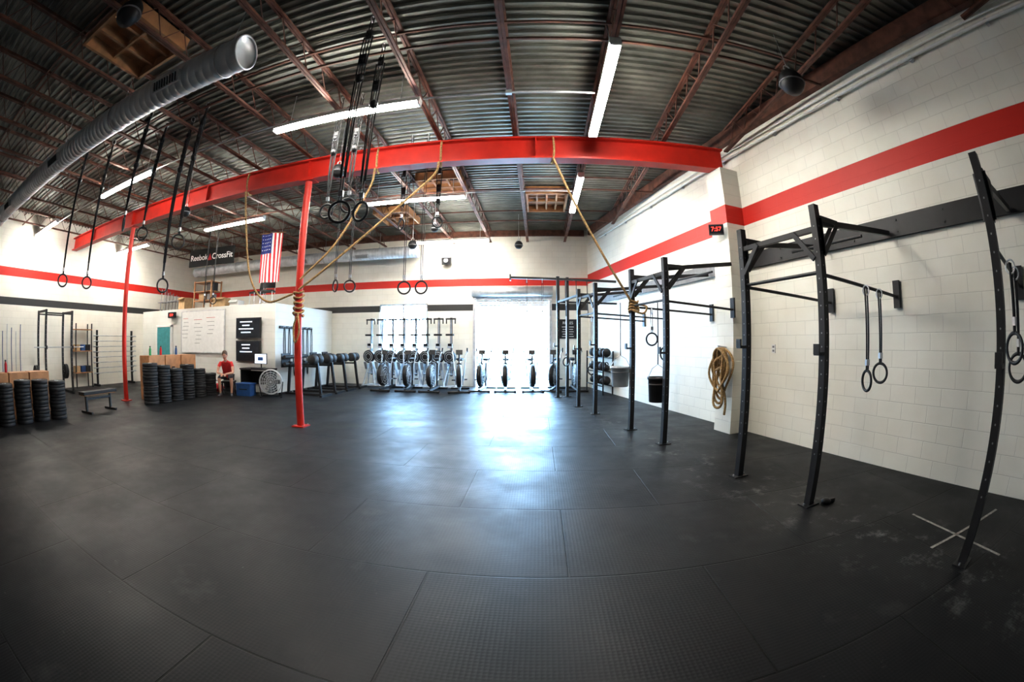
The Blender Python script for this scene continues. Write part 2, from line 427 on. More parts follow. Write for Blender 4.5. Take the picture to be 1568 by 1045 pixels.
# banner
b = B(); b.box((0,0,0),(2.1,.03,.58),M_cloth); b.text('Reebok', Matrix.Translation((-.57,-.018,0)) @ RX, .27, M_white, .003, .003)
b.text('CrossFit', Matrix.Translation((.52,-.018,0)) @ RX, .27, M_white, .003, .003)
b.add([(-.14,-.02,-.11),(.06,-.02,-.11),(-.04,-.02,.12)],[(0,1,2)],M_fred)
for sx in (-1,1): b.tube((sx*.9,0,.29),(sx*.9,0,.58),.005,M_steel,5)
b.make('hanging_banner', (-10.5, 10.35, 4.30), .12)

# ------------------------------------------------------------------ pull-up rig along right wall
S = [.33, 2.19, 3.34, 5.15, 6.30, 8.05, 9.15, 10.9]; O = 1.75
Rt = Matrix.Rotation(SK, 3, 'Z')
b = B()
b.beam(W(-5.6,.03,2.84), W(5.14,.03,2.84), .05, .25, M_black)
b.beam(W(5.7,.03,2.84), W(12.6,.03,2.84), .05, .25, M_grey)
for k in range(14):
    q = -5+.75*k+.3
    for dz in (-.07,.07): b.tube(W(q,.05,2.84+dz), W(q,.075,2.84+dz), .014, M_black, 6)
b.make('ledger_board')
b = B()
for i, s_ in enumerate(S):
    h = 2.74 if i < 7 else 3.3
    c = W(s_, O, h/2+.006); b.box(c, (.075,.075,h), M_black, Rt)
    b.box(W(s_,O,.006), (.2,.13,.012), M_black, Rt)
    for q in (-.08,.08): b.tube(W(s_,O+q,.01), W(s_,O+q,.03), .01, M_steel, 6)
    for k in range(18):
        z = .5+.12*k
        b.tube(W(s_-.0385,O,z), W(s_-.0395,O,z), .008, M_grey, 6); b.tube(W(s_,O+.0385,z), W(s_,O+.0395,z), .008, M_grey, 6)
    if i < 7:
        e0, e1 = (.09, .03) if i != 3 else (.44, .44)
        b.beam(W(s_,O-.03,2.58), W(s_,e0,2.76), .05, .06, M_black)
        b.tube(W(s_,O-.03,2.10), W(s_,e1,2.02), .018, M_black, 10)
        b.box(W(s_,e1,2.05), (.03,.1,.32), M_black, Rt)
        for q in (-.042,.042):
            a1, a2, a3 = W(s_+q,O-.03,2.62), W(s_+q,O-.34,2.62), W(s_+q,O-.03,2.28)
            b.beam(a2, a3, .006, .05, M_black); b.beam(a1, a2, .006, .05, M_black); b.beam(a1,a3,.006,.05,M_black)
    b.box(W(s_,O+.07,1.35+.05*(i%3)), (.11,.07,.03), M_black, Rt); b.box(W(s_,O+.12,1.39+.05*(i%3)), (.02,.07,.09), M_black, Rt)
for (i, j) in ((1,2),(3,4),(5,6)):
    b.beam(W(S[i],O,2.52), W(S[j],O,2.52), .05, .05, M_black)
    b.tube(W(S[i],O,2.12), W(S[j],O,2.12), .018, M_black, 10)
    b.tube(W(S[i],O-.9,2.60), W(S[j],O-.9,2.60), .018, M_black, 10)
    for k, sg in ((i,1),(j,-1)):
        a1, a2, a3 = W(S[k]+sg*.04,O+.04,2.52), W(S[k]+sg*.3,O+.04,2.52), W(S[k]+sg*.04,O+.04,2.24)
        b.beam(a2,a3,.02,.05,M_black)
b.box(W(11.0,1.45,1.65+.006), (.075,.075,3.3), M_black, Rt); b.box(W(11.0,1.45,.006), (.2,.13,.012), M_black, Rt)
b.beam(V((-.75,11.5,3.27)), V((2.2,11.75,3.2)), .06, .06, M_black)
b.box((-.75,11.5,3.27),(.03,.2,.16),M_black)
b.beam(W(9.15,O,2.6),W(10.9,O,2.6),.05,.05,M_black); b.beam(W(10.9,O,2.6),W(10.9,.0,2.6),.05,.05,M_black)
for k in range(3): b.tube(V((.75+.3*k,11.63,3.2)),V((.75+.3*k,11.4,2.2)),.012,M_black,8)
b.make('pull_up_rig')

def ringset(name, tops, zr, R=.105, pulley=False, mt=M_black, ang=None):
    b = B(); c0 = V(tops[0])
    for i, t in enumerate(tops):
        t = V(t); q = t-c0; zz = zr[i] if isinstance(zr, (list,tuple)) else zr
        tz = t.z; an = (i*1.3+.9) if ang is None else ang[i]
        for dx in (-.018,.018): b.path([(q.x+dx,q.y,tz),(q.x+dx*.8,q.y,zz+R*2)], .013, M_strap, 6, flat=.35)
        b.torus((q.x,q.y,zz+R), R, .015, (math.cos(an), math.sin(an), 0), mt, 28, 8)
        b.box((q.x,q.y,zz+2*R+.08),(.05,.03,.06),M_steel)
        b.torus((q.x,q.y,tz-.03),.05,.008,(1,0,0),M_steel,12,6)
        if pulley:
            for pz in (tz-.35, tz-.75):
                b.lathe([(0,-.02),(.05,-.02),(.04,0),(.05,.02),(0,.02)], (q.x,q.y,pz), (1,0,0), M_black, 14); b.box((q.x,q.y,pz+.03),(.07,.03,.16),M_black)
            b.sphere((q.x,q.y,tz-1.0),.055,M_black,(1,1,1.1),12)
            for dx in (-.055,.055): b.tube((q.x+dx,q.y,tz-.35),(q.x+dx*.5,q.y,zz+2*R+.25),.009,M_strap,6)
    b.make(name, (c0.x,c0.y,0))
h2 = math.pi/2
ringset('gymnastic_rings', [(-1.84,3.50,5.3),(-1.88,4.08,5.3)], [2.62,2.80], pulley=True, ang=[h2+.2,h2-.3])
ringset('gymnastic_rings', [(-7.71,3.19,5.3),(-7.75,3.83,5.3)], [2.42,2.44], pulley=True, ang=[-.2,-.5])
ringset('gymnastic_rings', [(-5.68,4.41,5.3),(-5.1,4.2,5.3)], [2.27,2.85], pulley=True, ang=[-.3,-.6])
ringset('gymnastic_rings', [(-3.63,6.95,5.3),(-3.40,7.1,5.3)], [2.42,2.42])
ringset('gymnastic_rings', [(-2.25,6.87,5.3),(-1.95,6.89,5.3)], [2.32,2.32], ang=[h2+.3,h2-.1])
ringset('gymnastic_rings', [(-6.2,3.7,5.3),(-6.25,4.2,5.3)], [3.2,3.15], pulley=True)
ringset('gymnastic_rings', [(-2.95,5.2,5.3),(-2.6,5.2,5.3)], [3.25,3.3], pulley=True, ang=[h2,h2+.5])
ringset('gymnastic_rings', [(-2.7,7.9,5.3),(-1.95,7.9,5.3)], [3.75,3.75], pulley=True)
ringset('gymnastic_rings', [(-9.6,9.3,5.3),(-9.2,9.3,5.3)], [2.6,2.6])
ringset('gymnastic_rings', [tuple(W(2.12,1.0,2.04)), tuple(W(2.12,.68,2.03))], [1.02,1.08], R=.1, ang=[-.25,.2])
ringset('gymnastic_rings', [tuple(W(.26,1.35,2.05)), tuple(W(.26,1.05,2.04))], [1.35,1.2], ang=[-.3,0])
ringset('gymnastic_rings', [(-.3,11.44,3.2),(.12,11.47,3.2)], [2.05,2.05], mt=M_wood, ang=[h2,h2])
ringset('gymnastic_rings', [tuple(W(9.08,O-.3,2.06)), tuple(W(10.2,O-.02,2.53))], [.75,.9])
ringset('gymnastic_rings', [tuple(W(6.24,O-.35,2.06)), tuple(W(6.24,O-.6,2.05))], [1.45,1.2])

# chalk buckets
def bucket(name, loc, mt, r, h, top):
    b = B(); b.lathe([(0,0),(r*.82,0),(r*.86,.01),(r,h),(r+.012,h),(r+.012,h-.03),(r+.001,h-.04),(r*.96,h-.03),(r*.8,.03),(0,.03)], (0,0,0), (0,0,1), mt, 28)
    b.torus((0,0,h*.72),r*.97,.006,(0,0,1),M_grey,28,6)
    b.path([(-r,0,h),(-r*.6,0,h+.13),(0,0,h+.19),(r*.6,0,h+.13),(r,0,h)],.006,M_steel,6)
    b.path([(0,0,h+.19),(0,0,top-loc[2])],.018,M_strap,6,flat=.4)
    b.sphere((0,0,h-.03),r*.9,M_white,(1,1,.12))
    b.make(name, loc)
q = W(6.66, O+.06, .72); bucket('metal_chalk_bucket', tuple(q), M_silver, .17, .36, 2.2)
q = W(5.42, O-.01, .60); bucket('black_chalk_bucket', tuple(q), M_black, .15, .38, 2.10)

# ------------------------------------------------------------------ climbing ropes
def rope(pts, extra=()):
    b = B(); b.path(curve(pts, 10), .02, M_rope, 8)
    p0 = V(pts[0]); b.torus((p0.x, 6.55, 4.71), .245, .02, (1,.15,0), M_rope, 24, 8, .68, 1.0)
    for e in extra: b.path(e, .018, M_rope, 8)
    b.make('climbing_rope')
def helix(cx, cy, z0, z1, r, n):
    k = n*14; return [(cx+r*math.cos(i*2*math.pi/14)*(1+.12*math.sin(i)), cy+r*math.sin(i*2*math.pi/14), z0+(z1-z0)*i/k+.02*math.sin(i*.9)) for i in range(k+1)]
rope([(.27,6.42,4.50),(.62,6.55,3.7),(1.1,6.75,2.85),(1.56,7.02,2.2)], extra=[helix(1.63,7.09,2.0,2.2,.08,4), curve([(1.55,6.98,2.05),(1.75,6.93,1.98),(1.85,7.05,2.1),(1.75,7.16,2.15)])])
rope([(-1.6,6.42,4.50),(-1.75,6.45,4.2),(-2.7,6.45,3.4),(-3.6,6.45,2.75),(-4.12,6.44,2.42)], extra=[helix(-4.18,6.55,1.95,2.40,.095,5)])
rope([(-2.75,6.42,4.50),(-2.85,6.45,4.1),(-3.4,6.45,3.2),(-4.1,6.44,2.6)], extra=[curve([(-4.1,6.4,2.0),(-4.05,6.38,1.7),(-4.15,6.4,1.5),(-4.2,6.42,1.75),(-4.12,6.4,1.95)])])
rope([(-5.7,6.42,4.50),(-5.6,6.5,3.7),(-5.35,6.5,2.7),(-4.9,6.5,2.25),(-4.28,6.48,2.35)])
b = B()
for i in range(8):
    o = .475+.035*(i%4); w_ = .07+.024*(i%5)+.01*i; hh = .24+.035*i; cz = 1.40-hh; ph = i*.7
    b.path([W(5.38+math.cos(a)*w_*(1+.25*math.sin(2*a+ph))+.03*math.sin(a+ph), o+.02*math.sin(a*3+ph), cz+math.sin(a)*hh) for a in [2*math.pi*k/32 for k in range(32)]], .021, M_rope, 8, True)
b.path(curve([W(5.4,.5,.9),W(5.3,.5,.7),W(5.25,.5,.5),W(5.28,.49,.32)]), .021, M_rope, 8)
b.path(curve([W(5.30,.52,1.3),W(5.44,.6,1.2),W(5.50,.55,1.05),W(5.3,.6,1.1)]), .021, M_rope, 8)
b.tube(W(5.38,.41,1.42), W(5.38,.60,1.44), .012, M_steel, 8)
b.make('coiled_rope')

# pendant speakers
def pend(x, y, z, r):
    b = B(); b.lathe([(0,-r),(r*.5,-r*.92),(r*.82,-r*.6),(r*.98,-r*.2),(r,0),(r*.92,r*.4),(r*.65,r*.8),(r*.25,r),(0,r)], (0,0,z), (0,0,1), M_black, 24)
    b.torus((0,0,z-r*.15),r*1.0,.01,(0,0,1),M_grey,24,6)
    b.torus((0,0,z+r*1.2),r*.3,.01,(0,1,0),M_steel,14,6); b.tube((0,0,z+r*1.4),(0,0,5.3),.006,M_steel,6)
    b.path(curve([(.02,0,z+r),(.06,.02,z+r+.15),(-.03,.04,z+r+.3),(.03,0,5.2)]),.004,M_strap,5)
    b.make('pendant_speaker',(x,y,0))
pend(3.02,3.49,4.50,.17); pend(-3.75,1.3,4.65,.16); pend(-3.2,5.9,4.3,.12); pend(-3.3,10.7,4.1,.12); pend(-.55,12.2,4.35,.12); pend(-2.5,9.9,4.3,.1); pend(-7.4,6.2,4.3,.12)
def wspk(x,y,z,rz):
    b = B(); b.box((0,0,0),(.3,.22,.24),M_black,Matrix.Rotation(.25,3,'X')); b.tube((0,-.12,0),(0,-.13,.0),.08,M_grey,16); b.box((0,.12,0),(.05,.14,.05),M_steel); b.make('loudspeaker',(x,y,z),rz)
wspk(-3.1,YB-.22,4.28,0); wspk(XL+.25,2.6,4.0,math.pi/2)

# ------------------------------------------------------------------ back wall cardio
def rower():
    b = B()
    b.box((0,.12,1.35),(.07,.05,1.95),M_black); b.box((0,.085,1.35),(.03,.02,1.9),M_silver)
    b.box((0,.05,2.28),(.34,.06,.05),M_black)
    for sx in (-1,1): b.tube((sx*.15,.05,2.28),(sx*.15,.05,2.12),.02,M_rub,8)
    b.lathe([(0,-.07),(.19,-.07),(.22,-.04),(.22,.04),(.19,.07),(0,.07)],(0,-.12,1.02),(.15,1,.1),M_black,28)
    b.torus((0,-.19,1.02),.16,.008,(.15,1,.1),M_silver,24,6); b.torus((0,-.19,1.02),.1,.008,(.15,1,.1),M_silver,20,6)
    b.box((0,-.05,1.38),(.16,.08,.14),M_silver); b.box((0,-.1,1.42),(.12,.02,.08),M_screen)
    b.box((0,-.08,1.75),(.24,.2,.06),M_rub)
    for sx in (-1,1):
        b.tube((sx*.04,.05,.9),(sx*.22,-.2,.03),.026,M_silver,8); b.tube((sx*.04,.1,.9),(sx*.2,.22,.03),.026,M_silver,8)
        b.box((sx*.11,-.16,.72),(.1,.04,.28),M_silver,Matrix.Rotation(.5,3,'X'))
    b.tube((-.27,-.2,.03),(.27,-.2,.03),.03,M_silver,8); b.tube((-.24,.22,.03),(.24,.22,.03),.03,M_silver,8); b.tube((-.12,.0,.45),(.12,0,.45),.02,M_silver,8)
    return b.make('rowing_machine',(-5.75,13.8,0))
r0 = rower()
for i in range(1,8): inst(r0,(-5.75+.41*i,13.8+random.uniform(-.03,.03),0),random.uniform(-.06,.06))
def bike():
    b = B()
    b.tube((-.3,-.55,.035),(.3,-.55,.035),.03,M_black,10); b.tube((-.3,.55,.035),(.3,.55,.035),.03,M_black,10)
    for sx in (-1,1):
        b.lathe([(.035,-.03),(.035,.03)],(sx*.3,-.55,.035),(1,0,0),M_rub,12)
    b.beam((0,-.55,.06),(0,.55,.1),.07,.06,M_black)
    b.lathe([(0,-.06),(.33,-.06),(.35,-.03),(.35,.03),(.33,.06),(0,.06)],(0,-.3,.5),(1,0,0),M_black,32)
    for sx in (-1,1):
        for rr_ in (.12,.2,.28): b.torus((sx*.075,-.3,.5),rr_,.007,(1,0,0),M_silver,28,5)
        for k in range(8):
            a = k*math.pi/4; b.tube((sx*.075,-.3,.5),(sx*.07,-.3+.34*math.cos(a),.5+.34*math.sin(a)),.005,M_silver,4)
        b.path([(sx*.12,.02,.32),(sx*.17,-.05,.8),(sx*.2,.05,1.12),(sx*.24,.12,1.24)],.019,M_silver,8)
        b.tube((sx*.24,.1,1.2),(sx*.24,.17,1.32),.023,M_rub,10)
        b.tube((sx*.12,.05,.35),(sx*.14,.05+.14*sx,.35),.014,M_steel,6); b.box((sx*.18,.05+.14*sx,.35),(.11,.09,.03),M_black)
        b.tube((sx*.1,-.3,.22),(sx*.1,-.3,.5),.012,M_black,6)
    b.tube((0,.35,.1),(0,.4,.85),.03,M_black,10); b.tube((0,.39,.75),(0,.41,.93),.02,M_steel,8)
    b.sphere((0,.42,.96),.13,M_rub,(.85,1.1,.35)); b.sphere((0,.52,.97),.13,M_rub,(1,.6,.35))
    b.tube((0,-.2,.8),(0,-.12,1.15),.025,M_black,8); b.box((0,-.13,1.2),(.2,.04,.14),M_black,Matrix.Rotation(-.3,3,'X')); b.box((0,-.105,1.2),(.15,.03,.09),M_screen,Matrix.Rotation(-.3,3,'X'))
    b.path([(-.06,-.3,.85),(0,-.2,.9),(.06,-.3,.85)],.02,M_black,6)
    return b.make('air_bike',(-2.4,12.85,0),.15)
k0 = bike()
for x, y, r_ in ((-1.7,13.1,-.1),(-1.0,13.1,.05),(-.2,13.15,.1),(.5,13.3,-.2),(1.15,13.35,.1)): inst(k0,(x,y,0),r_)
for x, r_ in ((-4.75,-.1),(-4.0,.05),(-3.2,-.05)): inst(k0,(x,12.8,0),r_)

# ------------------------------------------------------------------ left side equipment
def plate(b, c, ax, r=.225, t=.06):
    x, y, z = frame(ax)
    b.lathe([(.027,-t/2),(.07,-t/2),(.08,-t*.42),(r-.02,-t*.42),(r-.01,-t/2),(r,-t*.4),(r,t*.4),(r-.01,t/2),(r-.02,t*.42),(.08,t*.42),(.07,t/2),(.027,t/2),(.027,-t/2)], c, ax, M_rub, 24)
    b.torus(V(c)+z*(t/2),.055,.005,ax,M_steel,16,5)
def stack(n, x, y):
    b = B(); z = 0
    for i in range(n):
        t = random.choice((.055,.07,.085)); plate(b,(random.uniform(-.01,.01),random.uniform(-.01,.01),z+t/2),(0,0,1),.225,t*.97); z += t
    b.make('bumper_plate_stack',(x,y,0))
for i in range(5): stack(11,-9.15,1.65+.5*i)
for i in range(6): stack((14,13,12,13,12,9)[i],-9.15,6.7+.48*i)
def plyo(x, y, z, sx, sy, sz, rz=0, t=.02):
    b = B()
    for q in (-1,1): b.box((q*(sx/2-t/2),0,sz/2),(t,sy,sz),M_wood); b.box((0,q*(sy/2-t/2),sz/2),(sx-2*t,t,sz),M_wood)
    b.box((0,0,sz-t/2),(sx-2*t-.002,sy-2*t-.002,t),M_wood)
    for q in (-1,1):
        b.box((q*(sx/2+.0005),0,sz*.72),(.002,.13,.035),M_black); b.box((0,q*(sy/2+.0005),sz*.72),(.13,.002,.035),M_black)
    b.make('plywood_plyo_box',(x,y,z),rz,.003)
for i in range(4): plyo(-9.95,1.5+.62*i,0,.5,.58,.9)
for i in range(3): plyo(-9.9,7.35+.66*i,0,.5,.62,1.15)
def bottle(x,y,z,mt):
    b = B(); b.lathe([(0,0),(.035,0),(.037,.01),(.037,.16),(.02,.2),(.02,.23),(0,.23)],(0,0,0),(0,0,1),mt,14); b.lathe([(.023,.215),(.023,.245),(0,.245)],(0,0,0),(0,0,1),M_black,12); b.make('water_bottle',(x,y,z))
bottle(-9.8,7.2,1.153,M_green); bottle(-9.9,7.7,1.153,M_fred); bottle(-9.85,8.3,1.153,M_blue); bottle(-9.9,2.4,.903,M_fred)
b = B(); b.sphere((0,0,.14),.2,M_fred,(1.3,.7,.68)); b.path(curve([(-.2,0,.22),(-.1,-.03,.34),(.1,-.03,.34),(.2,0,.22)]),.012,M_black,6); b.make('gym_bag',(-9.4,9.75,0.002))
b = B(); b.box((0,0,.43),(.28,1.15,.07),M_rub); b.box((0,0,.385),(.24,1.1,.02),M_wood)
for sy in (-1,1): b.box((0,sy*.42,.2),(.06,.06,.36),M_black); b.box((0,sy*.42,.025),(.5,.06,.05),M_black)
b.box((0,0,.3),(.05,.84,.05),M_black); b.make('flat_bench',(-9.25,4.95,0),.15,.01)
def squat(x,y,rz):
    b = B()
    for sx in (-.55,.55):
        for sy in (-.45,.45):
            b.box((sx,sy,1.2),(.07,.07,2.4),M_black)
            for k in range(14): b.tube((sx,sy-.036,.4+.13*k),(sx,sy-.037,.4+.13*k),.012,M_grey,6)
        b.box((sx,0,.04),(.07,1.1,.07),M_black); b.box((sx,0,2.36),(.06,.9,.06),M_black)
        b.tube((sx,.45,.6),(sx*1.5,.45,.6),.025,M_steel,8)
        for k in range(2): plate(b,(sx*(1.15+.12*k),.45,.6),(1,0,0),.225,.06)
    for sy in (-.45,.45): b.tube((-.55,sy,2.3),(.55,sy,2.3),.02,M_black,8)
    b.tube((-1.05,-.52,1.35),(1.05,-.52,1.35),.014,M_steel,8)
    for sx in (-.55,.55): b.box((sx,-.52,1.31),(.07,.09,.03),M_black); b.box((sx,-.56,1.35),(.07,.02,.09),M_black)
    b.make('squat_rack',(x,y,0),rz)
squat(-13.6,5.4,math.pi/2)
b = B()
for sy in (-.9,.9): b.box((.2,sy,.95),(.07,.07,1.9),M_black); b.box((.12,sy,.04),(.5,.07,.07),M_black)
for k in range(8):
    z = .45+.18*k; b.tube((.26,-1.1,z),(.26,1.1,z),.014,M_steel,8)
    for sy in (-.9,.9): b.box((.27,sy,z-.03),(.1,.05,.02),M_black)
    for sy in (-1,1): b.tube((.26,sy*.98,z),(.26,sy*1.1,z),.025,M_steel,10)
b.make('barbell_storage_rack',(-14.7,8.7,0))
b = B()
for i in range(7): b.tube((0,-.6+.2*i,.35),(.02,-.6+.2*i,2.0-.1*(i%3)),.016,M_steel if i%2 else M_blue,8)
b.box((.1,0,.18),(.3,1.5,.34),M_wood)
b.make('mobility_stick_bin',(-14.55,3.6,0))
b = B()
for z in (.5,1.2,1.9): b.box((0,0,z),(.45,.8,.03),M_wood)
for sx in (-.2,.2):
    for sy in (-.38,.38): b.box((sx,sy,1.05),(.04,.04,2.1),M_black)
for z in (.515,1.215):
    for i in range(3): b.box((0,-.25+.25*i,z+.1),(.3,.2,.2),(M_card,M_blue,M_black)[i])
b.make('storage_shelf',(-14.6,7.1,0))

# fan
b = B()
for d in (-.09,.09):
    for rr_ in (.08,.14,.2,.26,.32): b.torus((0,d*(1 if rr_>.3 else .9),.42),rr_,.006,(0,1,0),M_lgrey,32,6)
for k in range(16):
    a = k*math.pi/8
    for d in (-.1,.1): b.tube((0,d,.42),(.32*math.cos(a),d*.9,.42+.32*math.sin(a)),.004,M_lgrey,4)
b.lathe([(.33,-.1),(.345,-.1),(.345,.1),(.33,.1)],(0,0,.42),(0,1,0),M_lgrey,32)
b.lathe([(0,-.05),(.07,-.05),(.07,.12),(0,.12)],(0,0,.42),(0,1,0),M_black,16)
for k in range(3):
    a = k*2.094; b.box((.16*math.cos(a),0,.42+.16*math.sin(a)),(.24,.02,.13),M_grey,Matrix.Rotation(-a,3,'Y') @ Matrix.Rotation(.5,3,'X'))
for sx in (-1,1): b.tube((sx*.36,0,.42),(sx*.3,0,.03),.015,M_black,8); b.tube((sx*.3,-.2,.02),(sx*.3,.2,.02),.018,M_black,8)
b.tube((-.3,.2,.02),(.3,.2,.02),.015,M_black,8)
b.make('floor_fan',(-7.2,9.75,0),.55)
b = B(); b.box((0,0,.73),(1.1,.55,.04),M_black)
for sx in (-.52,.52): b.box((sx,0,.36),(.04,.5,.71),M_black)
b.box((0,.25,.45),(1.0,.02,.4),M_black); b.make('computer_desk',(-8.0,10.18,0))
b = B(); b.box((0,0,.27),(.48,.03,.3),M_black); b.box((0,-.017,.27),(.45,.004,.27),M_scr2); b.box((0,-.02,.27),(.2,.004,.1),M_blue); b.tube((0,.02,.01),(0,.02,.2),.02,M_black,8); b.box((0,0,.008),(.22,.16,.014),M_black); b.box((0,-.2,.01),(.4,.12,.02),M_black)
b.make('computer_monitor',(-7.9,10.2,.752))
b = B(); b.box((0,0,.17),(.5,.35,.32),M_blue); b.box((0,0,.345),(.54,.39,.035),M_blue); b.box((0,-.18,.2),(.3,.01,.03),M_black); b.make('blue_storage_bin',(-8.05,9.6,0),.1,.01)
b = B(); b.lathe([(0,0),(.16,0),(.2,.5),(.21,.5),(.21,.52),(.17,.53),(.12,.6),(0,.62)],(0,0,0),(0,0,1),M_black,22); b.make('trash_can',(-9.3,10.2,0))
b = B(); b.beam((0,-1,1.95),(0,1,1.95),.04,.08,M_black)
for i in range(7):
    y = -.85+.28*i; b.tube((0,y,1.95),(.12,y,1.97),.01,M_steel,6); l = .5+.12*(i%3)
    b.path([(.08,y+.05*math.cos(a),1.95-l+math.sin(a)*l) for a in [2*math.pi*k/20 for k in range(20)]],.02,M_strap,6,True,flat=.5)
b.make('resistance_band_rack',(OX+.03,11.7,0))
def ghd(x,y,rz):
    b = B(); b.box((0,0,.03),(.08,1.5,.06),M_black)
    for sy in (-.72,.72): b.box((0,sy,.03),(.65,.07,.06),M_black)
    b.beam((0,-.55,.05),(0,-.45,.95),.07,.07,M_black); b.beam((0,.6,.05),(0,.5,.95),.07,.07,M_black); b.beam((0,-.45,.82),(0,.6,.82),.06,.05,M_black)
    for sx in (-.15,.15): b.lathe([(0,-.13),(.12,-.13),(.14,-.1),(.14,.1),(.12,.13),(0,.13)],(sx,-.4,1.02),(1,0,0),M_rub,18)
    for z in (.88,1.08): b.tube((-.25,.55,z),(.25,.55,z),.055,M_rub,12)
    b.box((0,.68,.98),(.45,.03,.4),M_black); b.make('glute_ham_bench',(x,y,0),rz)
for i, y in enumerate((10.6,11.4,12.2,13.0)): ghd(-6.55+.03*i, y, math.pi/2+.08*(i%2))

# ------------------------------------------------------------------ far right shelf with balls
b = B()
for z in (.25,.65,1.05):
    for o in (.1,.4): b.beam(W(10.95,o,z),W(12.3,o,z),.03,.03,M_black)
    for k in range(5):
        c = W(11.08+.27*k,.25,z+.14+.015)
        if (k+int(z*10)) % 3: b.sphere(c,.13,M_rub,n=18)
        else:
            b.sphere(c-V((0,0,.04)),.10,M_black,n=16); b.torus(c+V((0,0,.07)),.055,.014,(TX,TY,0),M_black,16,6)
for s_ in (10.95,12.3):
    for o in (.1,.4): b.beam(W(s_,o,0),W(s_,o,1.25),.04,.04,M_black)
b.make('medicine_ball_shelf')
b = B(); b.box((0,0,0),(.6,.02,.65),M_black); b.text('RULES', Matrix.Translation((0,-.012,.2)) @ RX,.13,M_white)
for i in range(5): b.box((0,-.012,.07-.08*i),(.4-.05*(i%2),.003,.018),M_white)
b.make('poster',(1.0,YB-.012,1.95))
b = B(); b.box((0,0,0),(.08,.015,.13),M_white); b.box((0,-.009,.03),(.04,.004,.03),M_grey); b.box((0,-.009,-.03),(.04,.004,.03),M_grey)
b.make('electrical_outlet',W(4.6,.012,1.4),-math.pi/2+SK)
b = B()
def cm(p1,p2): b.beam((*p1,.0025),(*p2,.0025),.03,.003,M_chalk)
cm((3.35,2.27),(3.36,1.06)); cm((2.95,1.67),(4.23,1.59)); b.make('floor_tape_cross')
b = B(); b.lathe([(.0,0),(.05,0),(.055,.03),(.02,.05),(0,.05)],(0,0,0),(0,0,1),M_black,14); b.box((.07,0,.02),(.08,.04,.035),M_black); b.make('j_cup',(2.74,3.05,0.001))

